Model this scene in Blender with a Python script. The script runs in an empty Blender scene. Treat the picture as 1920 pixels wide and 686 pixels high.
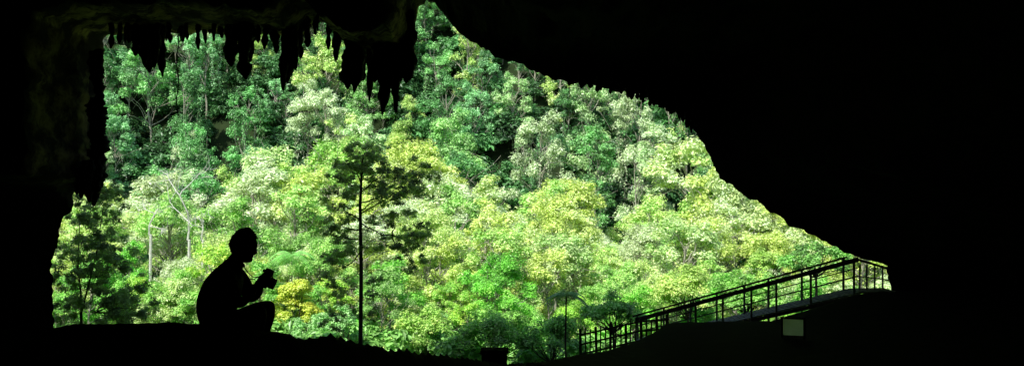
import bpy, math, random
import numpy as np
from mathutils import Vector, noise, Matrix

rs = np.random.RandomState(7)
random.seed(7)
scene = bpy.context.scene
COL = scene.collection
F = 2000.0
def at(u, v, d):
    """image pixel coordinates (u right of 960, v below 343) at chosen distance d -> metres"""
    return ((u-960)/F*d, d, (343-v)/F*d)

# ---------------------------------------------------------------- materials
def mat(name):
    m = bpy.data.materials.new(name); m.use_nodes = True
    nt = m.node_tree; nt.nodes.clear()
    out = nt.nodes.new('ShaderNodeOutputMaterial')
    return m, nt, out
def N(nt, t, **k):
    n = nt.nodes.new(t)
    for a, b in k.items(): setattr(n, a, b)
    return n

def leaf_mat(name):
    m, nt, out = mat(name)
    oi = N(nt, 'ShaderNodeObjectInfo')
    at_ = N(nt, 'ShaderNodeAttribute', attribute_name='tint')
    mr = N(nt, 'ShaderNodeMapRange'); mr.inputs[3].default_value = .38; mr.inputs[4].default_value = 1.9
    nt.links.new(at_.outputs['Fac'], mr.inputs[0])
    mul = N(nt, 'ShaderNodeVectorMath', operation='SCALE')
    nt.links.new(oi.outputs['Color'], mul.inputs[0]); nt.links.new(mr.outputs[0], mul.inputs['Scale'])
    mn = N(nt, 'ShaderNodeVectorMath', operation='MINIMUM'); mn.inputs[1].default_value = (.85,.98,.64)
    nt.links.new(mul.outputs[0], mn.inputs[0])
    p = N(nt, 'ShaderNodeBsdfPrincipled'); p.inputs['Roughness'].default_value = .40
    p.inputs['Specular IOR Level'].default_value = .65
    tr = N(nt, 'ShaderNodeBsdfTranslucent')
    nt.links.new(mn.outputs[0], p.inputs['Base Color']); nt.links.new(mn.outputs[0], tr.inputs['Color'])
    mx = N(nt, 'ShaderNodeMixShader'); mx.inputs[0].default_value = .23
    nt.links.new(p.outputs[0], mx.inputs[1]); nt.links.new(tr.outputs[0], mx.inputs[2])
    nt.links.new(mx.outputs[0], out.inputs[0])
    return m

def noisy_mat(name, c1, c2, scale=3, rough=.85, bump=.3, detail=6, stretch=(1,1,1), transl=0):
    m, nt, out = mat(name)
    tc = N(nt, 'ShaderNodeTexCoord'); mp = N(nt, 'ShaderNodeMapping'); mp.inputs['Scale'].default_value = stretch
    nt.links.new(tc.outputs['Object'], mp.inputs[0])
    no = N(nt, 'ShaderNodeTexNoise'); no.inputs['Scale'].default_value = scale; no.inputs['Detail'].default_value = detail
    nt.links.new(mp.outputs[0], no.inputs['Vector'])
    cr = N(nt, 'ShaderNodeValToRGB'); cr.color_ramp.elements[0].position = .35; cr.color_ramp.elements[1].position = .68
    cr.color_ramp.elements[0].color = (*c1, 1); cr.color_ramp.elements[1].color = (*c2, 1)
    nt.links.new(no.outputs['Fac'], cr.inputs[0])
    p = N(nt, 'ShaderNodeBsdfPrincipled'); p.inputs['Roughness'].default_value = rough
    p.inputs['Specular IOR Level'].default_value = .2
    nt.links.new(cr.outputs[0], p.inputs['Base Color'])
    b = N(nt, 'ShaderNodeBump'); b.inputs['Strength'].default_value = bump; b.inputs['Distance'].default_value = .05
    nt.links.new(no.outputs['Fac'], b.inputs['Height']); nt.links.new(b.outputs[0], p.inputs['Normal'])
    if transl:
        tr = N(nt, 'ShaderNodeBsdfTranslucent'); nt.links.new(cr.outputs[0], tr.inputs['Color'])
        mx = N(nt, 'ShaderNodeMixShader'); mx.inputs[0].default_value = transl
        nt.links.new(p.outputs[0], mx.inputs[1]); nt.links.new(tr.outputs[0], mx.inputs[2]); nt.links.new(mx.outputs[0], out.inputs[0])
    else: nt.links.new(p.outputs[0], out.inputs[0])
    return m

M_LEAF = leaf_mat('leaf')
M_BARK = noisy_mat('bark_pale', (.20,.18,.13), (.55,.54,.42), 4, stretch=(3,3,.6))
M_BARKD = noisy_mat('bark_dark', (.03,.025,.018), (.09,.075,.05), 6, stretch=(3,3,.6))
M_DEAD = noisy_mat('dead_wood', (.5,.5,.42), (.8,.8,.7), 5)
M_WOOD = noisy_mat('weathered_wood', (.05,.035,.025), (.16,.12,.08), 8, stretch=(1,1,5))
M_WOODL = noisy_mat('grey_wood', (.2,.2,.16), (.42,.42,.34), 8)
M_SHIRT = noisy_mat('shirt_cloth', (.02,.02,.025), (.035,.035,.04), 20)
M_TROUS = noisy_mat('trouser_cloth', (.015,.015,.017), (.03,.028,.027), 20)
M_SKIN = noisy_mat('skin', (.10,.055,.035), (.15,.085,.055), 12, rough=.6, bump=.05)
M_HAIR = noisy_mat('hair', (.006,.005,.005), (.015,.012,.01), 60)
M_CAM = noisy_mat('camera_plastic', (.008,.008,.008), (.02,.02,.02), 40, rough=.5)
M_WHITE = noisy_mat('eye_white', (.6,.62,.5), (.8,.8,.7), 3)
M_SHEET = noisy_mat('translucent_sheet', (.84,.86,.72), (.95,.96,.88), 3, transl=.9)
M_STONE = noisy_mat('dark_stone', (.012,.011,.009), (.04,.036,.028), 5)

def rock_mat():
    m, nt, out = mat('cave_rock')
    tc = N(nt, 'ShaderNodeTexCoord')
    no = N(nt, 'ShaderNodeTexNoise'); no.inputs['Scale'].default_value = 1.3; no.inputs['Detail'].default_value = 8
    nt.links.new(tc.outputs['Object'], no.inputs['Vector'])
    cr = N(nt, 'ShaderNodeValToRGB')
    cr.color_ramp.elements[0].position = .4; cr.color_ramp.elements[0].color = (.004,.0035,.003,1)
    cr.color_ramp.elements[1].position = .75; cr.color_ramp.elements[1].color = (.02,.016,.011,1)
    nt.links.new(no.outputs['Fac'], cr.inputs[0])
    n2 = N(nt, 'ShaderNodeTexNoise'); n2.inputs['Scale'].default_value = .8; n2.inputs['Detail'].default_value = 12; n2.inputs['Roughness'].default_value = .7
    mp = N(nt, 'ShaderNodeMapping'); mp.inputs['Location'].default_value = (3.3, 1, 7)
    nt.links.new(tc.outputs['Object'], mp.inputs[0]); nt.links.new(mp.outputs[0], n2.inputs['Vector'])
    c2 = N(nt, 'ShaderNodeValToRGB'); c2.color_ramp.elements[0].position = .47; c2.color_ramp.elements[1].position = .62
    nt.links.new(n2.outputs['Fac'], c2.inputs[0])
    a = N(nt, 'ShaderNodeAttribute', attribute_name='lit_moss')
    mu = N(nt, 'ShaderNodeMath', operation='MULTIPLY')
    nt.links.new(a.outputs['Fac'], mu.inputs[0]); nt.links.new(c2.outputs[0], mu.inputs[1])
    mx = N(nt, 'ShaderNodeMix', data_type='RGBA')
    nt.links.new(mu.outputs[0], mx.inputs[0]); nt.links.new(cr.outputs[0], mx.inputs[6])
    mx.inputs[7].default_value = (.56,.45,.17,1)  # olive mossy rock, painted much paler to stand in for light from the mouth
    p = N(nt, 'ShaderNodeBsdfPrincipled'); p.inputs['Roughness'].default_value = .9; p.inputs['Specular IOR Level'].default_value = .1
    nt.links.new(mx.outputs[2], p.inputs['Base Color'])
    b = N(nt, 'ShaderNodeBump'); b.inputs['Strength'].default_value = .9; b.inputs['Distance'].default_value = .2
    nt.links.new(n2.outputs['Fac'], b.inputs['Height']); nt.links.new(b.outputs[0], p.inputs['Normal'])
    nt.links.new(p.outputs[0], out.inputs[0])
    return m
M_ROCK = rock_mat()

def ground_mat():
    m, nt, out = mat('ground_soil')
    tc = N(nt, 'ShaderNodeTexCoord'); sx = N(nt, 'ShaderNodeSeparateXYZ'); nt.links.new(tc.outputs['Object'], sx.inputs[0])
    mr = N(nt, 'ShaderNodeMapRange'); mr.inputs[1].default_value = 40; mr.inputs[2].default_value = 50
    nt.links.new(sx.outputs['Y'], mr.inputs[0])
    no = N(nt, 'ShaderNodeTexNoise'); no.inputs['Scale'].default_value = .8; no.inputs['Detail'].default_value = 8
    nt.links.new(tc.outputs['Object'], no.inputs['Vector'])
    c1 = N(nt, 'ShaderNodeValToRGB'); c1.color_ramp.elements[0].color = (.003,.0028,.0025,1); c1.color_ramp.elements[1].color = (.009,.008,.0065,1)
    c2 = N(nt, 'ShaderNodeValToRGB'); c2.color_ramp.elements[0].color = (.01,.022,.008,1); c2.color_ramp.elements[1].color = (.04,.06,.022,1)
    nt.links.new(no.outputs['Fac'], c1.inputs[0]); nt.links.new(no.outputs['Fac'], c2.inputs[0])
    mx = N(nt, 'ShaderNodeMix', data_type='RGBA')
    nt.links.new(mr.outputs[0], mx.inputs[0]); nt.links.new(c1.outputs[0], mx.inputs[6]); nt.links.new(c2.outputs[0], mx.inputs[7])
    p = N(nt, 'ShaderNodeBsdfPrincipled'); p.inputs['Roughness'].default_value = .95; p.inputs['Specular IOR Level'].default_value = .05
    nt.links.new(mx.outputs[2], p.inputs['Base Color']); nt.links.new(p.outputs[0], out.inputs[0])
    return m
M_GROUND = ground_mat()

# ---------------------------------------------------------------- mesh builder (all quads)
class MB:
    def __init__(s): s.V=[]; s.Fc=[]; s.M=[]; s.T=[]; s.n=0
    def add(s, V, Fq, m=0, t=None):
        V = np.asarray(V, float).reshape(-1,3); Fq = np.asarray(Fq, int).reshape(-1,4)
        s.V.append(V); s.Fc.append(Fq+s.n); s.n += len(V)
        s.M.append(np.full(len(Fq), m, int)); s.T.append(np.full(len(Fq), .5) if t is None else np.asarray(t, float))
    def tube(s, pts, rad, seg=6, m=0, jitter=0):
        P = np.asarray(pts, float); R = np.asarray(rad, float); n = len(P)
        T = np.gradient(P, axis=0); T /= np.linalg.norm(T, axis=1)[:,None]+1e-9
        ref = np.array([0,1,0.]) if abs(T[:,1]).mean() < .8 else np.array([1,0,0.])
        A = np.cross(T, ref); A /= np.linalg.norm(A, axis=1)[:,None]+1e-9
        B = np.cross(T, A)
        th = np.linspace(0, 2*math.pi, seg, endpoint=False)
        rr = R[:,None]*(1+jitter*rs.uniform(-1,1,(n,seg)))
        V = P[:,None]+ (A[:,None]*np.cos(th)[None,:,None]+B[:,None]*np.sin(th)[None,:,None])*rr[...,None]
        i = np.arange(n-1)[:,None]; j = np.arange(seg)[None]; k = (j+1)%seg
        Fq = np.stack([i*seg+j, i*seg+k, (i+1)*seg+k, (i+1)*seg+j], -1)
        s.add(V, Fq, m)
    def box(s, c, size, m=0, R=None):
        c = np.array(c); h = np.array(size)/2
        V = np.array([[x,y,z] for x in (-1,1) for y in (-1,1) for z in (-1,1)])*h
        if R is not None: V = V@np.array(R).T
        s.add(V+c, [[0,1,3,2],[4,6,7,5],[0,4,5,1],[2,3,7,6],[0,2,6,4],[1,5,7,3]], m)
    def beam(s, a, b, w, h, m=0):
        a=np.array(a,float); b=np.array(b,float); d=b-a; L=np.linalg.norm(d); x=d/L
        up = np.array([0,0,1.]) if abs(x[2])<.95 else np.array([0,1.,0])
        y=np.cross(up,x); y/=np.linalg.norm(y); z=np.cross(x,y)
        s.box((a+b)/2, (L,w,h), m, np.stack([x,y,z],1))
    def leaves(s, C, Nn, size, m=1, t=None, asp=.45):
        n=len(C); r=rs.normal(size=(n,3)); Nn=Nn/(np.linalg.norm(Nn,axis=1)[:,None]+1e-9)
        T=np.cross(Nn,r); T/=np.linalg.norm(T,axis=1)[:,None]+1e-9; B=np.cross(Nn,T)
        sz=(size*rs.uniform(.6,1.3,n))[:,None]
        V=np.stack([C-T*sz, C+B*sz*asp-T*sz*.1+Nn*sz*.12, C+T*sz, C-B*sz*asp-T*sz*.1+Nn*sz*.12],1)
        Fq=np.arange(4*n).reshape(n,4)
        s.add(V,Fq,m, rs.uniform(0,1,n) if t is None else t)
    def puff(s, c, r, leaf, cover=.7, flat=.7, m=1, base=.5, subs=7):
        """leaf clump built of several sub clumps"""
        c=np.array(c)
        for k in range(subs):
            d=rs.normal(size=3); d/=np.linalg.norm(d); d[2]=d[2]*.9 if d[2]>-.2 else -d[2]*.5-.3
            sc=c+d*r*np.array([.75,.75,.75])*rs.uniform(.6,1.1); sr=r*rs.uniform(.35,.6)
            n=int(cover*4*math.pi*sr*sr/(.9*leaf*leaf)*.6)
            n=max(n,10)
            D=rs.normal(size=(n,3)); D/=np.linalg.norm(D,axis=1)[:,None]
            D[:,2]=np.where(D[:,2]<-.5,-D[:,2],D[:,2])
            rad=sr*rs.uniform(.3,1.2,n)[:,None]
            C=sc+D*rad*np.array([1,1,flat])
            Nn=D*.8+np.array([0,0,.55])+rs.normal(size=(n,3))*.32
            t=np.clip(base+rs.uniform(-.26,.26)+rs.normal(size=n)*.18,0,1)
            s.leaves(C,Nn,leaf,m,t)
    def mesh(s, name, mats, smooth=False):
        V=np.concatenate(s.V); Fq=np.concatenate(s.Fc)
        me=bpy.data.meshes.new(name); me.from_pydata(V.tolist(),[],Fq.tolist())
        for x in mats: me.materials.append(x)
        me.polygons.foreach_set('material_index', np.concatenate(s.M))
        a=me.attributes.new('tint','FLOAT','FACE'); a.data.foreach_set('value', np.concatenate(s.T))
        if smooth: me.polygons.foreach_set('use_smooth', np.ones(len(Fq),bool))
        me.update(); return me

def obj(name, me, loc=(0,0,0), parent=None, color=None, rot=0, scale=1):
    o=bpy.data.objects.new(name, me); COL.objects.link(o); o.location=loc
    o.rotation_euler=(0,0,rot)
    o.scale=(scale,)*3 if not hasattr(scale,'__len__') else scale
    if parent: o.parent=parent
    if color is not None: o.color=(*color,1)
    return o
def empty(name, loc=(0,0,0)):
    e=bpy.data.objects.new(name,None); COL.objects.link(e); e.location=loc; e.empty_display_size=.3; return e

# ---------------------------------------------------------------- ground
crest=[(-600,640,10),(100,612,8.6),(200,607,8.2),(280,602,8),(370,606,7.9),(440,611,7.8),(520,619,8.2),(560,629,8.5),(620,626,9.1),(660,636,9.6),(720,648,10.3),(820,662,12.5),(950,680,17),
 (1020,676,20),(1080,665,24),(1140,656,27),(1200,636,30),(1255,604,32),(1350,602,33),(1450,600,34),(1560,566,35),(1600,552,35.5),(1650,546,36),(1900,540,37),(2600,500,40)]
CR=np.array([at(*c) for c in crest])
def sst(a,b,x):
    t=np.clip((x-a)/(b-a),0,1); return t*t*(3-2*t)
def H(x,y):
    x=np.asarray(x,float); y=np.asarray(y,float)
    yc=np.interp(x,CR[:,0],CR[:,1]); zc=np.interp(x,CR[:,0],CR[:,2])
    t=y-yc
    a=np.clip(y/yc,0,1)
    near=-1.6+(zc+1.6)*a - (.12+.5*sst(0,5,x))*np.sin(np.pi*a)
    far=zc-.33*sst(0,.3,t)-.28*np.clip(t-1.3,0,None)
    z=np.where(t<0,near,far)
    z=np.maximum(z,-9.5)
    bump=.014*np.sin(x*7.3+1.3*np.sin(y*3.1))*np.sin(y*5.1+x)+.004*np.sin(x*19+y*11)
    terrace=sst(0,.25,t)*(1-sst(1.2,1.6,t))
    z=z+bump*(1-.8*terrace)
    w=sst(41,60,y)
    out=-11+.6*np.sin(x*.07)*np.cos(y*.05)
    hill=np.clip(y-98+4*np.sin(x*.06+1),0,None); hill=np.where(hill<14,hill*hill/28,hill-7)*1.0
    hill=np.where(hill>90, 90+(hill-90)*.1, hill)
    out=out+hill+(1.5*np.sin(x*.13+y*.07)+1.0*np.sin(x*.31-y*.2))*np.clip(hill/10,0,1)
    return z*(1-w)+out*w
xs=np.unique(np.concatenate([np.linspace(-400,-60,15),np.linspace(-60,-6,40),np.arange(-6,3,.05),np.arange(3,17,.2),np.linspace(17,60,30),np.linspace(60,400,15)]))
ys=np.unique(np.concatenate([np.linspace(-60,4,12),np.arange(4,20,.06),np.arange(20,45,.2),np.arange(45,110,1.5),np.linspace(110,210,40),np.linspace(210,600,12)]))
X,Y=np.meshgrid(xs,ys); Z=H(X,Y)
nx=len(xs); i=np.arange(len(ys)-1)[:,None]; j=np.arange(nx-1)[None]
mb=MB(); mb.add(np.stack([X,Y,Z],-1), np.stack([i*nx+j,i*nx+j+1,(i+1)*nx+j+1,(i+1)*nx+j],-1))
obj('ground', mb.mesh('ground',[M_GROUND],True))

# ---------------------------------------------------------------- cave rock
outl=[(98,1040,0),(100,612,0),(96,560,0),(99,520,0),(96,490,0),(108,455,0),(112,425,0),(122,405,0),(133,396,0),(135,362,.2),(152,346,.5),(168,338,1),(184,328,1),(190,290,1),(184,240,1),(191,185,1),(188,130,1),(196,72,1),
(250,60,1),(330,62,1),(430,62,1),(500,64,1),(560,74,1),(585,52,1),(600,40,1),(640,42,1),(650,84,1),(700,104,1),(762,98,1),(774,70,1),(774,40,1),(785,12,.6),(800,2,.3),(818,12,0),(840,42,0),(870,68,0),(920,100,0),(1000,134,0),(1050,150,0),(1100,157,0),(1160,168,0),(1205,182,0),(1245,197,0),(1278,218,0),(1305,245,0),(1328,285,0),(1345,333,0),(1400,368,0),(1450,400,0),(1510,436,0),(1580,470,0),(1625,486,0),(1662,500,0),(1668,545,0),(1700,600,0),(1700,1040,0)]
O=np.array([( (u-960)*.02, (343-v)*.02, k) for u,v,k in outl]); O=np.vstack([O,O[:1]])
seg=np.r_[0,np.cumsum(np.hypot(np.diff(O[:,0]),np.diff(O[:,1])))]
NP=900; s_=np.linspace(0,seg[-1],NP,endpoint=False)
ox=np.interp(s_,seg,O[:,0]); oz=np.interp(s_,seg,O[:,1]); ok=np.interp(s_,seg,O[:,2])
tx=np.roll(ox,-1)-np.roll(ox,1); tz=np.roll(oz,-1)-np.roll(oz,1); L=np.hypot(tx,tz)+1e-9
nxn=-tz/L; nzn=tx/L
ysch=[40,39.6,39.1,38.5,37.8,37.1,36.4,35.6,34.8,34,33,31.5,29.5,27,24,20,15,9,2,-8,-20]
def disp(x,y,z,f): return noise.fractal(Vector((x*f,y*f,z*f)),1.0,2.0,5)
lit_moss=[]
V=[]
outer=[(44,1.38,.6),(43.5,1.32,.6),(43.0,1.24,.5),(42.3,1.16,.4),(41.5,1.09,.2),(40.6,1.035,.06)]
def ring(y,scales,amp,far):
    for q in range(NP):
        s=scales[q]; x=ox[q]*s; z=oz[q]*s
        d=disp(x,y,z,.9)*amp+disp(x+9,y,z,3.5)*min(amp,.16)*.8
        if y<39.9: d=abs(d)
        else: d=d if y<40.01 else abs(d)
        V.append((x+nxn[q]*d, y+(0 if y>39.9 else disp(x,y+5,z,.5)*min(amp,.8)*.4), z+nzn[q]*d))
        lit_moss.append((ok[q]*(.4 if ox[q]<-15.3 else 1)) if 34.5<y<40.3 else 0)  # paint the lit band of mossy rock near the mouth, weaker on left wall
for y,s,a in outer: ring(y,np.full(NP,s),a,1)
for y in ysch:
    y0=40-6*ok
    sc=1+1.8*np.clip((y0-y)/y0,0,None)**.7
    ring(y, sc, .12+ .06*(40-y) if y>30 else .9, 0)
nr=len(outer)+len(ysch)
V.append((0,-24,2)); lit_moss.append(0)
F_=[]
for r in range(nr-1):
    for q in range(NP):
        k=(q+1)%NP; F_.append((r*NP+q,r*NP+k,(r+1)*NP+k,(r+1)*NP+q))
c=len(V)-1
for q in range(NP): F_.append(((nr-1)*NP+q,(nr-1)*NP+(q+1)%NP,c))
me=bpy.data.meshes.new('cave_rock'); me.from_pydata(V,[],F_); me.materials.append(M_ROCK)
a=me.attributes.new('lit_moss','FLOAT','POINT'); a.data.foreach_set('value',lit_moss)
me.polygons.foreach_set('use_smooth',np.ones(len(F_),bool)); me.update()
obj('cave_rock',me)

# stalactites
mb=MB()
def stal(u,tip,w,d=38.4,topv=None):
    topv=topv if topv is not None else 40
    x,_,zt=at(u,tip,d); r0=w*.5*d/F; z1=(343-topv)/F*d
    n=26; tt=np.linspace(0,1,n)
    ph=rs.uniform(0,6,4)
    r=r0*(1.35-.35*tt)*np.clip((1-tt)*6,0,1)**.6*(1+.20*np.sin(tt*11+ph[0])+.15*np.sin(tt*23+ph[1]))+.008
    px=x+ .35*r0*np.sin(tt*5+ph[2]); py=d+.25*r0*np.sin(tt*4+ph[3]); pz=z1+(zt-z1)*tt
    mb.tube(np.stack([px,py,pz],1), r, 10, 0, .2)
SL=[(208,92,8),(224,84,7),(240,82,8),(256,106,14),(268,122,17),(281,138,18),(291,130,14),(304,145,12),(318,82,7),(350,76,6),(372,94,7),(402,78,6),(433,126,17),(441,104,12),(461,150,21),(469,118,12),(485,82,7),(497,94,9),(516,102,11),(533,172,12),(541,157,18),(551,132,18),(562,110,15),(575,90,10),(617,94,8),(632,116,12),
(655,168,22),(666,175,21),(678,152,22),(692,193,9),(703,156,17),(712,160,19),(719,217,18),(728,172,17),(740,214,14),(750,156,21),(764,157,21),(771,140,13),(146,366,8),(153,372,9),(161,366,9),(168,380,11),(175,388,13),(182,366,12),(187,340,10),(186,300,9)]
for u,t,w in SL: stal(u,t,w,38.6+rs.uniform(-.6,.6), 20 if u>195 else 300)
for k in range(50):
    u=rs.uniform(200,775); base=60 if u<560 else (44 if u<650 else 104)
    stal(u,base+rs.uniform(4,24),rs.uniform(3,8),39+rs.uniform(-.5,.6),base-30)
for k in range(44):
    u=rs.uniform(1060,1300); base=np.interp(u,[1000,1100,1160,1205,1245,1278,1305],[134,157,168,182,197,218,245])
    stal(u,base+rs.uniform(4,13),rs.uniform(4,8),39.5,base-20)
for k in range(30):
    u=rs.uniform(174,192); v=rs.uniform(110,330)
    stal(u,v+rs.uniform(10,40),rs.uniform(8,18),38.5,v-30)
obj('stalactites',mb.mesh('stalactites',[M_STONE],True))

# ---------------------------------------------------------------- trees
def limb(mb,a,b,r0,r1,sag=.15,m=0,n=7):
    a=np.array(a,float); b=np.array(b,float); t=np.linspace(0,1,n)[:,None]
    L=np.linalg.norm(b-a); o=rs.normal(size=3)*L*.07
    P=a+(b-a)*t+np.sin(t*math.pi)*o+np.array([0,0,-1])*np.sin(t*math.pi)*L*sag
    P[1:-1]+=rs.normal(size=(n-2,3))*L*.02
    mb.tube(P,np.linspace(r0,r1,n),5,m)
    return P
def forest_tree(kind,leaf,cover=.7):
    """12 m tall rain-forest tree"""
    mb=MB(); h=12.
    lean=rs.uniform(-.6,.6,2)
    tp=lambda z: np.array([lean[0]*(z/h)**2+.15*math.sin(z*.9),lean[1]*(z/h)**2,z])
    top=9.5
    zz=np.linspace(-1.5,top,12); mb.tube([tp(z) for z in zz],np.interp(zz,[-1.5,top],[.17,.05]),7,0)
    P=[]
    if kind==0:   # broad domed
        for k in range(22):
            a=rs.uniform(0,6.28); r=3.4*math.sqrt(rs.uniform(0,1)); z=11.4-.22*r*r+rs.uniform(-2.2,.5)
            P.append((r*math.cos(a),r*math.sin(a),z,rs.uniform(.7,1.4)))
    elif kind==1: # tall stacked
        for k in range(22):
            z=rs.uniform(3.5,11.6); R=2.5*math.sin(math.pi*min(.95,(z-2)/10.8))+.4; a=rs.uniform(0,6.28); r=R*rs.uniform(.4,1)
            P.append((r*math.cos(a),r*math.sin(a),z,rs.uniform(.6,1.15)))
    elif kind==2: # open
        for k in range(18):
            a=rs.uniform(0,6.28); z=rs.uniform(6,11.5); r=rs.uniform(.6,3.3)*(1-.1*(z-6)) 
            P.append((r*math.cos(a),r*math.sin(a),z,rs.uniform(.7,1.2)))
    elif kind==3: # full to the ground, creeper covered
        for k in range(28):
            z=rs.uniform(.5,11.3); R=2.9*math.sqrt(max(.05,1-((z-5.5)/6.6)**2)); a=rs.uniform(0,6.28)
            P.append((R*math.cos(a)*rs.uniform(.5,1),R*math.sin(a)*rs.uniform(.5,1),z,rs.uniform(.7,1.3)))
    else:         # bushy
        for k in range(24):
            a=rs.uniform(0,6.28); r=3.6*math.sqrt(rs.uniform(0,1)); z=10.8-.32*r*r+rs.uniform(-3.5,.8)
            P.append((r*math.cos(a),r*math.sin(a),z,rs.uniform(.7,1.4)))
    for x,y,z,r in P:
        z0=max(1.5,min(top-.3,z-rs.uniform(1.2,3.2)))
        Q=limb(mb,tp(z0),(x,y,z),.055,.015,-.03)
        for k in range(2):
            limb(mb,Q[4],np.array([x,y,z])+rs.normal(size=3)*r*.8,.025,.009,-.03,n=4)
        mb.puff((x,y,z),r,leaf,cover,rs.uniform(.7,1.0),1,rs.uniform(.3,.7))
    for k in range(6):
        x,y,z,r=P[rs.randint(len(P))]; l=rs.uniform(2,5)
        Q=limb(mb,(x+r*.4,y-r*.5,z),(x+r*.4+rs.uniform(-.3,.3),y-r*.5,z-l),.016,.011,0,n=8)
        C=np.repeat(Q,12,0)+rs.normal(size=(96,3))*.16
        mb.leaves(C,rs.normal(size=C.shape)+[0,-.4,.5],leaf*.7)
    return mb.mesh('forest_tree_%d'%kind,[M_BARK,M_LEAF])
VAR=[forest_tree(k,.15,.62) for k in (0,1,2,3,4,1,3)]+[forest_tree(k,.12,.6) for k in (0,4,0)]
mb=MB()
for k in range(16): mb.puff((*rs.uniform(-2,2,2),rs.uniform(-.6,1.8)),rs.uniform(.7,1.2),.16,.8,.8,0,rs.uniform(.3,.6))
SHRUB=mb.mesh('shrub',[M_LEAF])

forest=empty('hillside_forest'); under=empty('undergrowth'); valley=empty('valley_forest')
hillpal=[(.38,.72,.22),(.62,.92,.40),(.26,.56,.18),(.78,.98,.52),(.60,.92,.24),(.30,.62,.26),(.17,.42,.13),(.50,.84,.32)]
valpal=[(.82,1.06,.24),(.74,1.06,.30),(.84,1.06,.42),(.54,.94,.22),(.88,1.06,.52),(.80,1.06,.24),(.66,1.0,.34),(.46,.84,.20)]
nI=0
y=100.
while y<166:
    x=-76.+rs.uniform(-2,2)
    while x<60:
        px=x+rs.uniform(-1.8,1.8); py=y+rs.uniform(-1.8,1.8)
        sc=rs.uniform(.6,1.2)
        c=np.array(hillpal[rs.randint(len(hillpal))])*rs.uniform(.75,1.3)
        obj('forest_tree.%03d'%nI, VAR[rs.choice([0,1,1,2,3,3,4,5,6])],(px,py,float(H(px,py))-.5),forest,c,rs.uniform(0,6.28),(sc*rs.uniform(.75,.95),sc*rs.uniform(.75,.95),sc)); nI+=1
        x+=rs.uniform(3.6,6.4)
    y+=4.5
for k in range(800):
    px=rs.uniform(-76,60); py=rs.uniform(96,162)
    obj('hill_shrub.%03d'%k,SHRUB,(px,py,float(H(px,py))),under,np.array((.10,.26,.08))*rs.uniform(.5,1.7),rs.uniform(0,6.28),rs.uniform(.8,1.7))
y=61.; nJ=0
while y<99:
    h=4.6+(y-60)*.2
    x=-.52*y+rs.uniform(-2,0)
    while x<.5*y:
        px=x+rs.uniform(-1,1); py=y+rs.uniform(-1.2,1.2)
        sc=h/12*rs.uniform(.7,1.38)
        c=np.array(valpal[rs.randint(len(valpal))])
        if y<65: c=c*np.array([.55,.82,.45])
        c=c*rs.uniform(.8,1.3)
        w=rs.uniform(.85,1.2)
        v=rs.choice([0,1,9,6,4,7,8,8]) 
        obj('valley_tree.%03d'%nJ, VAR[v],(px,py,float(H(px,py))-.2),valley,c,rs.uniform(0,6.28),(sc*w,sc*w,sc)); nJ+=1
        x+=h*.56*rs.uniform(.8,1.3)
    y+=h*.46
for k in range(260):
    py=rs.uniform(56,97); px=rs.uniform(-.5*py,.48*py)
    obj('valley_shrub.%03d'%k,SHRUB,(px,py,float(H(px,py))),under,np.array((.22,.46,.10))*rs.uniform(.5,1.3),rs.uniform(0,6.28),rs.uniform(.7,1.3))  # shrub green darkened to paint shade into the gaps between crowns
print('instances',nI,nJ)

def pt(u,v,d): return np.array(at(u,v,d))
def leafmass(mb,poly,d,n,rr,leaf,cover,org,thick=1.6,rb=.012):
    W=np.array([b[4] for b in poly],float); W/=W.sum()
    for k in range(n):
        b=poly[rs.choice(len(poly),p=W)]
        th=rs.uniform(0,6.28); q=math.sqrt(rs.uniform(0,1))
        u=(b[0]+b[2])/2+(b[2]-b[0])/2*q*math.cos(th); v=(b[1]+b[3])/2+(b[3]-b[1])/2*q*math.sin(th)
        c=pt(u,v,d)+[0,rs.uniform(-thick,thick),0]
        mb.puff(c,rs.uniform(*rr),leaf,cover,1.0,1,rs.uniform(.15,.8),5)
        if k%2==0: limb(mb,org(u,v),c,rb,.004,.04)
# tall slender tree standing at the edge of the cliff's shade
def slender():
    mb=MB(); d=47.6
    b=pt(676,640,d); g=float(H(b[0],d)); 
    mb.tube([(b[0]-.05,d,g-.3),(b[0],d,-7),(b[0]+.03,d,-4),(b[0]-.02,d,-1),pt(680,292,d)],[.10,.095,.085,.07,.04],8,0)
    L=[((677,330),(700,295)),((677,345),(655,300)),((677,360),(740,312)),((677,350),(632,330)),((677,380),(775,330)),((677,400),(800,352)),((677,418),(735,440)),((677,430),(640,420)),((677,450),(625,440)),((735,440),(790,440)),
       ((677,410),(640,380)),((677,395),(715,372)),((735,440),(760,470)),((677,470),(625,495)),((735,440),(735,395))]
    for a,b2 in L:
        dd=rs.uniform(-1,1); A=pt(*a,d); B=pt(*b2,d)+[0,dd,0]
        limb(mb,A,B,.034,.012,.12 if a[1]>400 else -.05)
    poly=[(640,272,720,330,16),(700,290,812,372,26),(625,300,700,360,16),(690,340,790,385,13),(604,345,662,440,15),(612,420,660,500,12),(604,480,665,560,9),(740,395,815,470,12),(730,440,800,520,8),(690,385,750,430,7),(690,500,730,600,5),(610,545,650,620,5),(680,430,730,480,4)]
    leafmass(mb,poly,d,260,(.18,.36),.056,.75,lambda u,v: pt(677+(u-677)*.25,v+10,d))
    return mb.mesh('tall_slender_tree',[M_BARKD,M_LEAF])
obj('tall_slender_tree',slender(),color=(.46,.64,.15))

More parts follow.
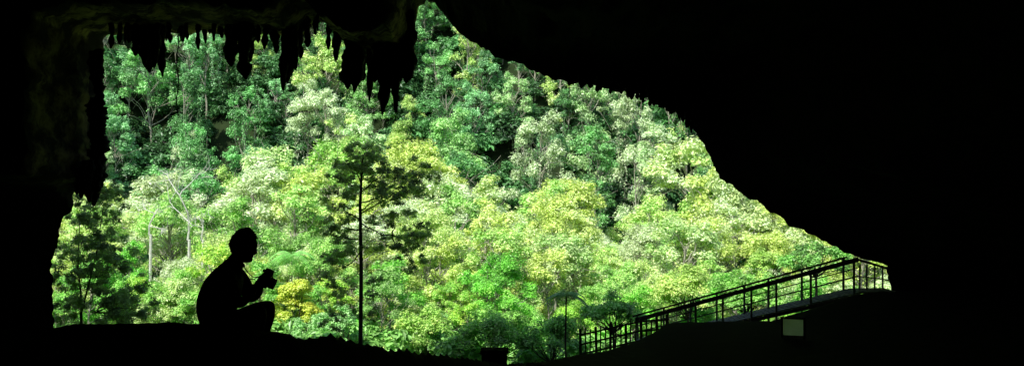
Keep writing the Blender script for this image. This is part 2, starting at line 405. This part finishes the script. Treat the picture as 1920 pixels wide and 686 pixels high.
def side_tree():
    mb=MB(); d=45.8
    b=pt(150,600,d); g=float(H(b[0],d))
    base=np.array([b[0],d,g-.2])
    f1=pt(152,588,d)
    mb.tube([base,(base+f1)/2+[.05,0,0],f1],[.09,.075,.06],7,0)
    f2=pt(146,500,d); f3=pt(180,480,d); mb.tube([f1,(f1+f2)/2+[.05,0,0],f2,pt(150,400,d)],[.055,.045,.035,.015],6,0); mb.tube([f1,(f1+f3)/2,f3,pt(195,380,d)],[.045,.035,.03,.012],6,0)
    poly=[(104,400,220,520,22),(120,330,225,420,16),(150,450,260,560,18),(108,470,170,600,12),(190,520,285,610,14),(150,560,240,615,8)]
    leafmass(mb,poly,d,220,(.20,.40),.058,.7,lambda u,v: pt(150+(u-150)*.45,min(585,v+30),d),rb=.014)
    return mb.mesh('shaded_tree',[M_BARKD,M_LEAF])
obj('shaded_broadleaf_tree',side_tree(),color=(.44,.64,.18))

def low_tree(name,u,v,w,hgt,d,col,leaf=.08,n=16,cover=.6):
    mb=MB(); c=pt(u,v,d); W=w*d/F/2; Hh=hgt*d/F/2; g=float(H(c[0],d)); base=np.array([c[0],d,g-.2]); fk=np.array([c[0],d,max(g+.4,c[2]-Hh*1.6)])
    mb.tube([base,(base+fk)/2+[.08,0,0],fk],[.09,.07,.06],7,0)
    for k in range(n):
        a=rs.uniform(0,6.28); r=math.sqrt(rs.uniform(0,1)); p=c+[W*.85*r*math.cos(a),W*.6*r*math.sin(a),Hh*(1-r*r*1.3)*.8+rs.uniform(-.9,.1)*Hh]
        limb(mb,fk,p,.03,.008,-.05)
        mb.puff(p,W*rs.uniform(.22,.36),leaf,cover,.8,1,rs.uniform(.3,.65))
    return obj(name,mb.mesh(name,[M_BARKD,M_LEAF]),color=col)
low_tree('umbrella_tree',930,622,190,70,54.5,(.34,.70,.13),n=24)
low_tree('umbrella_tree.001',1035,628,130,70,53,(.24,.54,.11),n=20)
low_tree('umbrella_tree.002',800,622,150,110,58,(.52,.86,.18),n=24)
low_tree('yellow_flowering_tree',552,572,100,112,60,(1.15,1.15,.14),n=34,cover=.9)
low_tree('dark_shrub_tree',1150,580,120,55,52,(.28,.60,.13),n=22)
low_tree('dark_shrub_tree.001',1530,480,130,50,54,(.24,.54,.11),n=22)
low_tree('broadleaf_tree',1290,535,150,80,60,(.66,1.0,.22),n=24)
low_tree('broadleaf_tree.001',640,612,110,90,57,(.38,.72,.24),n=24)
low_tree('broadleaf_tree.002',330,575,150,100,60,(.70,1.0,.32),n=26)
low_tree('broadleaf_tree.003',590,620,110,60,58,(.38,.72,.24),n=20)
low_tree('broadleaf_tree.004',1400,545,170,60,55,(.34,.68,.14),n=24)
low_tree('broadleaf_tree.005',1440,505,110,60,60,(.56,.90,.18),n=20)

def palm(name,u,v,d,Lr,col,n=13,droop=.8,mtr=M_BARKD):
    mb=MB(); c=pt(u,v,d); g=float(H(c[0],d))
    mb.tube([(c[0]+.1,d,g-.2),(c[0]-.05,d,(g+c[2])/2),c],[.06,.045,.04],7,0)
    for k in range(n):
        a=k*6.283/n+rs.uniform(-.2,.2); e=rs.uniform(.2,.9)
        t=np.linspace(0,1,26); dirv=np.array([math.cos(a),math.sin(a),0])
        P=c+dirv*(t*Lr*math.cos(e*.6))[:,None]+np.array([0,0,1.])*((t*math.sin(e)-droop*t*t)*Lr)[:,None]
        mb.tube(P,np.linspace(.016,.005,26),4,1)
        side=np.cross(dirv,[0,0,1.])
        for sg in (-1,1):
            for q in range(2,26):
                l=Lr*.27*math.sin(math.pi*min(.97,.12+t[q]*.85)); o=P[q]; tipp=o+side*sg*l+dirv*l*.35-np.array([0,0,l*.35])
                w=dirv*.03
                mb.add([o-w,o+w,tipp+w*.3,tipp-w*.3],[[0,1,2,3]],1,[rs.uniform(.3,.8)])
    return obj(name,mb.mesh(name,[mtr,M_LEAF]),color=col)
palm('palm_tree',1062,552,50,1.1,(.20,.44,.10))
palm('tree_fern',548,478,65,1.7,(.30,.66,.16),17,1.0,M_BARK)

def bare(name,u,v0,v1,d,spread=1.):
    mb=MB()
    def br(p,dr,l,r,lev):
        n=5; P=[p]
        for k in range(n):
            dr=dr+rs.normal(size=3)*.13; dr/=np.linalg.norm(dr); P.append(P[-1]+dr*l/n)
        mb.tube(P,np.linspace(r,r*.6,n+1),5,0)
        if lev>0:
            for k in range(3):
                nd=dr+rs.normal(size=3)*.55*spread; nd[2]+=.12; nd/=np.linalg.norm(nd)
                br(P[rs.randint(2,n+1)],nd,l*rs.uniform(.55,.8),r*.55,lev-1)
    b=pt(u,v0,d); g=float(H(b[0],d)); top=(343-v1)/F*d
    mb.tube([(b[0],d,g-.3),b+[.1,0,0],b],[.11,.09,.08],7,0)
    br(b,np.array([.05,0,1.]),(top-b[2])*.42,.07,4)
    return obj(name,mb.mesh(name,[M_DEAD]))
bare('bare_tree',352,450,240,68,1.1)
bare('bare_tree.001',280,440,340,70,1.5)
bare('bare_tree.002',378,450,360,66,1.6)
bare('bare_tree.003',1310,490,430,74,1.6)

mb=MB(); Q=[pt(333+2*math.sin(k*.9),60+k*10.5,38.6) for k in range(16)]
mb.tube(Q,np.full(16,.02),5,0); C=np.repeat(np.array(Q),8,0)+rs.normal(size=(128,3))*.05
mb.leaves(C,rs.normal(size=C.shape),.05); obj('hanging_vine',mb.mesh('hanging_vine',[M_BARKD,M_LEAF]),color=(.06,.12,.03))

# ---------------------------------------------------------------- boardwalk
bw=empty('boardwalk',at(1600,545,38.3))
off=np.array(bw.location)
def part(name,build,m):
    mb=MB(); build(mb); me=mb.mesh(name,[m]); me.transform(Matrix.Translation(-Vector(off)))
    return obj(name,me,parent=bw)
R1=pt(1600,545,38.3); R0=pt(1195,640,43.5)
up=lambda p,h: np.array(p)+[0,0,h]
def deckp(t): return R0+(R1-R0)*t
RE=pt(1668,544,38.3)
part('deck',lambda b:[b.beam(deckp(k/46.),deckp(k/46.)+[.2,0,.04],1.3,.05) for k in range(46)]+[b.beam(R1,RE,1.3,.06)],M_WOODL)
part('stringer',lambda b:[b.beam(up(R0,-.1)+[0,-.66,0],up(R1,-.1)+[0,-.66,0],.06,.14),b.beam(up(R0,-.1)+[0,.66,0],up(R1,-.1)+[0,.66,0],.06,.14)],M_WOOD)
TL=pt(1190,596,43.5); TR=pt(1598,484,38.3)
part('handrail',lambda b:[b.beam(TL+[0,-.6,0],TR+[0,-.6,0],.16,.16),b.beam(TL+[0,.6,0],TR+[0,.6,0],.08,.07),b.beam(TR+[0,-.6,0],pt(1668,505,38.3)+[0,-.6,0],.1,.08)],M_WOOD)
part('mid_rail',lambda b:[b.beam(TL+(R0-TL)*.5+[0,-.6,0],TR+(R1-TR)*.5+[0,-.6,0],.05,.05),b.beam(TL+(R0-TL)*.25+[0,-.6,0],TR+(R1-TR)*.25+[0,-.6,0],.04,.04),b.beam(TR+(R1-TR)*.5+[0,-.6,0],pt(1668,525,37.7),.04,.04)],M_WOODL)
def posts(b):
    for u in (1200,1255,1310,1362,1415,1460,1520,1592):
        t=(u-1190)/(1598-1190.); T=TL+(TR-TL)*t; B=R0+(R1-R0)*t
        for sy in (-.6,.6): b.beam(T+[0,sy,.03],(T[0],T[1]+sy,B[2]-1.4),.07,.07)
    for u in (1612,1625,1640,1655): b.beam(pt(u,497,38.3),pt(u,560,38.3),.05,.05)
part('posts',posts,M_WOODL)

fence=MB()
for k,u in enumerate(np.arange(1088,1252,9.5)):
    v=np.interp(u,[1088,1200,1252],[620,596,592])+rs.uniform(-6,6); a=pt(u,v,39.5)+[0,rs.uniform(-.1,.1),0]
    fence.beam(a,(a[0]+rs.uniform(-.04,.04),a[1],a[2]-1.5),.05 if k%3 else .09,.05 if k%3 else .09)
for dv in (10,28,46):
    fence.beam(pt(1086,618+dv,39.4),pt(1200,592+dv,39.4),.05,.06); fence.beam(pt(1200,592+dv,39.4),pt(1255,588+dv,39.4),.05,.06)
obj('wooden_fence',fence.mesh('wooden_fence',[M_WOOD]))

# small board of translucent white sheet in a wooden frame
mb=MB(); th=math.radians(-20); Rb=np.array([[math.cos(th),-math.sin(th),0],[math.sin(th),math.cos(th),0],[0,0,1]])
bx=lambda c,s,m: mb.box(Rb@np.array(c),s,m,Rb)
mb.add((np.array([[-.27,0,-.22],[.27,0,-.22],[.27,0,.22],[-.27,0,.22]])@Rb.T),[[0,1,2,3]],0)
bx((-.30,0,-.30),(.05,.05,1.1),1); bx((.30,0,-.30),(.05,.05,1.1),1); bx((0,0,.245),(.66,.07,.05),1); bx((0,0,-.245),(.55,.05,.04),1)
c=pt(1487,613,29.0)
obj('notice_board',mb.mesh('notice_board',[M_SHEET,M_WOOD]),loc=tuple(c))
mb=MB(); c=pt(927,668,16.9)
mb.box(c+[0,0,-.1],(.40,.3,.38)); mb.box(c+[0,0,.1],(.44,.34,.05))
o=obj('concrete_post',mb.mesh('concrete_post',[M_STONE]))
bv=o.modifiers.new('b','BEVEL'); bv.width=.012; bv.segments=2

# ---------------------------------------------------------------- crouching man
man=empty('crouching_man',(-2.184,8.4,-1.375))
def skin(name,chains,verts,mt,sub=2,parent=man):
    names=list(verts); idx={n:i for i,n in enumerate(names)}
    me=bpy.data.meshes.new(name); ed=[(idx[a],idx[b]) for ch in chains for a,b in zip(ch,ch[1:])]
    me.from_pydata([verts[n][:3] for n in names],ed,[])
    o=bpy.data.objects.new(name,me); COL.objects.link(o)
    o.modifiers.new('skin','SKIN'); sm=o.modifiers.new('sub','SUBSURF'); sm.levels=sub; sm.render_levels=sub
    sv=me.skin_vertices[0].data
    roots={ch[0] for ch in chains if ch[0].startswith('root')}
    for n in names:
        r=verts[n][3]; sv[idx[n]].radius=r if isinstance(r,tuple) else (r,r)
        sv[idx[n]].use_root = n in roots
    dg=bpy.context.evaluated_depsgraph_get(); dg.update()
    m2=bpy.data.meshes.new_from_object(o.evaluated_get(dg)); 
    bpy.data.objects.remove(o); m2.materials.clear()
    for x in mt: m2.materials.append(x)
    m2.polygons.foreach_set('use_smooth',np.ones(len(m2.polygons),bool))
    return obj(name,m2,parent=parent)
v={'root':(-.160,0,.20,.178),'waist':(-.172,0,.34,.174),'chest':(-.108,0,.52,.178),'upper':(-.035,0,.65,.132),'neck':(.010,0,.752,.070),'skull':(.050,0,.84,.060)}
ch=[['root','waist','chest','upper','neck','skull']]
for s,sg in (('l',1),('r',-1)):
    v.update({'cl'+s:(-.04,.09*sg,.650,.085),'sh'+s:(-.025,.180*sg,.625,.080),'ua'+s:(.035,.205*sg,.53,.070),'el'+s:(.095,.215*sg,.44,.056),'fa'+s:(.135,.165*sg,.49,.045),'wr'+s:(.180,.095*sg,.56,.030),'pa'+s:(.205,.085*sg,.59,.028),
      'hp'+s:(-.10,.105*sg,.20,.125),'th'+s:(.07,.14*sg,.30,.100),'kn'+s:(.250,.15*sg,.400,.070),'ca'+s:(.210,.145*sg,.25,.058),'an'+s:(.17,.135*sg,.075,.040),'ba'+s:(.28,.145*sg,.04,.038),'to'+s:(.37,.15*sg,.032,.030)})
    ch+= [['upper','cl'+s,'sh'+s,'ua'+s,'el'+s,'fa'+s,'wr'+s,'pa'+s],['root','hp'+s,'th'+s,'kn'+s,'ca'+s,'an'+s,'ba'+s,'to'+s]]
body=skin('body',ch,v,[M_SHIRT,M_TROUS,M_SKIN,M_CAM],3)
for p in body.data.polygons:
    c=p.center
    if c.z>.75 and abs(c.y)<.1 and c.x<.15: k=2
    elif c.x>.125 and c.z>.49 and abs(c.y)<.22: k=2
    elif c.x>.12 and c.z<.085: k=3
    elif c.z<.30 or c.x>.13 or (c.z<.45 and c.x>-.02 and abs(c.y)<.2 and c.z<.28+.5*(c.x+.1)): k=1
    else: k=0
    p.material_index=k
mb=MB(); th=np.linspace(0,2*math.pi,20); mb.tube([(.0+.070*math.cos(a),.070*math.sin(a),.742-.02*math.cos(a)) for a in th],np.full(20,.013),6,0); obj('collar',mb.mesh('collar',[M_SHIRT],True),parent=man)
def head():
    nu,nv=56,40; V=[];Hr=[]
    for a in range(nv+1):
        ph=math.pi*a/nv; dz=math.cos(ph)
        for b in range(nu):
            t=2*math.pi*b/nu; dx=math.sin(ph)*math.cos(t); dy=math.sin(ph)*math.sin(t)
            x,y,z=.098*dx,.078*dy,.126*dz
            if dz<0: y*=1-.30*dz*dz
            if dx<0 and dz<-.1: x*=1-.55*min(1,(-dz-.1)/.7)
            if dx>0:
                g=lambda cz,cy,sz,sy:math.exp(-((dz-cz)/sz)**2-((abs(dy)-cy)/sy)**2)
                x+= .020*g(-.17,0,.12,.13)+.009*g(.0,0,.14,.1)-.011*g(.06,.34,.12,.15)+.006*g(.22,.2,.08,.3)+.010*g(-.46,0,.05,.2)+.009*g(-.57,0,.045,.18)-.004*g(-.51,0,.02,.25)
                x+= .024*math.exp(-((dz+.80)/.2)**2)*max(0,dx*2)+.008*math.exp(-((dz-.45)/.3)**2)*dx
            V.append((x,y,z))
            hair=(dz>.60-.35*max(0,-dx)) or (dx<.10 and dz>-.25) or (dx<-.25 and dz>-.5)
            Hr.append(hair)
    Fq=[]
    for a in range(nv):
        for b in range(nu): Fq.append((a*nu+b,(a+1)*nu+b,(a+1)*nu+(b+1)%nu,a*nu+(b+1)%nu))
    return np.array(V),Fq,Hr
HV,HF,HH=head()
Rt=Matrix.Rotation(math.radians(16),4,'Y'); HT=Matrix.Translation((.070,0,.874))@Rt
def addm(name,V,Fq,m,T=HT):
    me=bpy.data.meshes.new(name); me.from_pydata([tuple(p) for p in V],[],Fq); me.materials.append(m); me.transform(T)
    me.polygons.foreach_set('use_smooth',np.ones(len(me.polygons),bool)); return obj(name,me,parent=man)
addm('head',HV,HF,M_SKIN)
hv=[]
for p in HV:
    n=Vector(p).normalized(); fr=max(0,min(1,(p[0]-.0)/.07))
    k=(.015+.004*noise.noise(Vector(p)*50))*(1-.6*fr)+.001+.006*max(0,p[2]/.12)
    hv.append(tuple(Vector(p)+n*k))
addm('hair',hv,[f for f in HF if all(HH[i] for i in f)],M_HAIR)
mb=MB()
idxs=[i for i in range(len(HV)) if HH[i]]
for k in range(2600):
    p=Vector(hv[idxs[rs.randint(len(idxs))]]); n=p.normalized(); d=(n*.5+Vector(rs.normal(size=3))*.6).normalized(); cr_=n.cross(d); s_d=cr_.normalized()*.0022 if cr_.length>0 else Vector((.001,0,0))
    q=p+d*rs.uniform(.004,.014); p0=p-n*.003
    mb.add([p0-s_d,p0+s_d,q+s_d*.3,q-s_d*.3],[[0,1,2,3]])
me=mb.mesh('hair_tufts',[M_HAIR]); me.transform(HT); obj('hair_tufts',me,parent=man)
for sg in (-1,1):
    mb=MB(); th=np.linspace(0,2*math.pi,18)
    mb.tube([(-.005+.017*math.cos(a)*(1.1 if math.sin(a)>0 else .75),sg*(.080+.006*math.cos(a+2.4)),-.008+.031*math.sin(a)) for a in th],np.full(18,.006),6)
    mb.tube([(-.004,sg*.072,-.03),(-.006,sg*.079,-.01),(-.006,sg*.079,.012)],[.008,.012,.006],8)
    me=mb.mesh('ear',[M_SKIN],True); me.transform(HT); obj('ear',me,parent=man)
    e=MB(); th=np.linspace(.05,math.pi-.05,9); e.tube([(.079,sg*.028,.006+.011*math.cos(a)) for a in th],.011*np.sin(th),10)
    me=e.mesh('eye',[M_WHITE],True); me.transform(HT); obj('eye',me,parent=man)
for s,sg in (('left',1),('right',-1)):
    hv_={'root_p':(.185,.095*sg,.56,.026),'p1':(.205,.093*sg,.585,(.024,.032)),'p2':(.228,.09*sg,.615,(.019,.036))}
    hc=[['root_p','p1','p2']]
    for k,(dz,l) in enumerate(((.036,.92),(.012,1.),(-.012,.94),(-.034,.76))):
        n='f%d'%k; z=.618+dz
        hv_.update({'root'+n:(.215,.09*sg,z-.012,.0105),n+'a':(.240,.094*sg,z,.0102),n+'b':(.240+.034*l,.092*sg,z-.004,.0095),n+'c':(.248+.038*l,(.092-.026*l)*sg,z-.010,.0088),n+'d':(.242+.034*l,(.092-.042*l)*sg,z-.014,.0076)})
        hc.append(['root'+n,n+'a',n+'b',n+'c',n+'d'])
    hv_.update({'roott':(.200,.085*sg,.585,.013),'ta':(.196,.066*sg,.607,.0118),'tb':(.204,.047*sg,.628,.0108),'tc':(.212,.030*sg,.642,.0088)})
    hc.append(['roott','ta','tb','tc'])
    skin(s+'_hand',hc,hv_,[M_SKIN],2)
mb=MB()
for sg in (-1,1):
    mb.tube([(.215,.078*sg,.650),(.17,.082*sg,.625),(.12,.085*sg,.630),(.085,.08*sg,.665),(.055,.072*sg,.71),(.01,.062*sg,.755),(-.03,.04*sg,.775)],[.004]*7,6)
obj('neck_strap',mb.mesh('neck_strap',[M_CAM],True),parent=man)
pc=empty('photo_camera',(-2.184+.240,8.4,-1.375+.614))
Rc=Matrix.Rotation(math.radians(24),4,'Y')
def cpart(name,mb,bev=0):
    me=mb.mesh(name,[M_CAM],False); me.transform(Rc); o=obj(name,me,parent=pc)
    if bev: b=o.modifiers.new('b','BEVEL'); b.width=bev; b.segments=3
mb=MB(); mb.box((0,0,0),(.060,.150,.110)); mb.box((.016,-.060,-.002),(.060,.028,.100)); cpart('camera_body',mb,.008)
mb=MB(); mb.box((.006,0,.068),(.066,.060,.046)); mb.box((-.036,0,.062),(.020,.032,.026)); cpart('viewfinder_prism',mb,.008)
mb=MB(); mb.tube([(.02,0,-.004),(.04,0,-.004),(.041,0,-.004),(.068,0,-.004),(.069,0,-.004),(.086,0,-.004),(.0861,0,-.004),(.0862,0,-.004)],[.040,.040,.044,.044,.041,.043,.036,.001],24); cpart('lens',mb)
mb=MB(); mb.tube([(0,.045,.053),(0,.045,.065),(0,.045,.0651)],[.011,.011,.001],14); mb.tube([(0,-.05,.053),(0,-.05,.061),(0,-.05,.0611)],[.008,.008,.001],14); cpart('dials',mb)

# ---------------------------------------------------------------- light, world, camera
S=Vector((-.34,-.54,.77)).normalized()
el=math.asin(S.z); azi=math.atan2(S.x,S.y)
w=bpy.data.worlds.new('World'); scene.world=w; w.use_nodes=True
nt=w.node_tree; bg=nt.nodes['Background']
sky=nt.nodes.new('ShaderNodeTexSky'); sky.sky_type='NISHITA'; sky.sun_disc=False; sky.sun_elevation=el; sky.sun_rotation=azi
nt.links.new(sky.outputs[0],bg.inputs[0]); bg.inputs[1].default_value=.15
sl=bpy.data.lights.new('sun','SUN'); sl.energy=5; sl.angle=math.radians(.5); sl.color=(1,.98,.92)
so=bpy.data.objects.new('sun',sl); COL.objects.link(so); so.rotation_euler=S.to_track_quat('Z','Y').to_euler(); so.location=(0,0,60)
cd=bpy.data.cameras.new('camera'); co=bpy.data.objects.new('camera',cd); COL.objects.link(co)
cd.sensor_width=36; cd.lens=36*F/1920; cd.clip_start=.05; cd.clip_end=2000
co.location=(0,0,0); co.rotation_euler=(math.radians(90),0,0)
scene.camera=co
scene.view_settings.view_transform='Standard'; scene.view_settings.look='None'; scene.view_settings.exposure=0
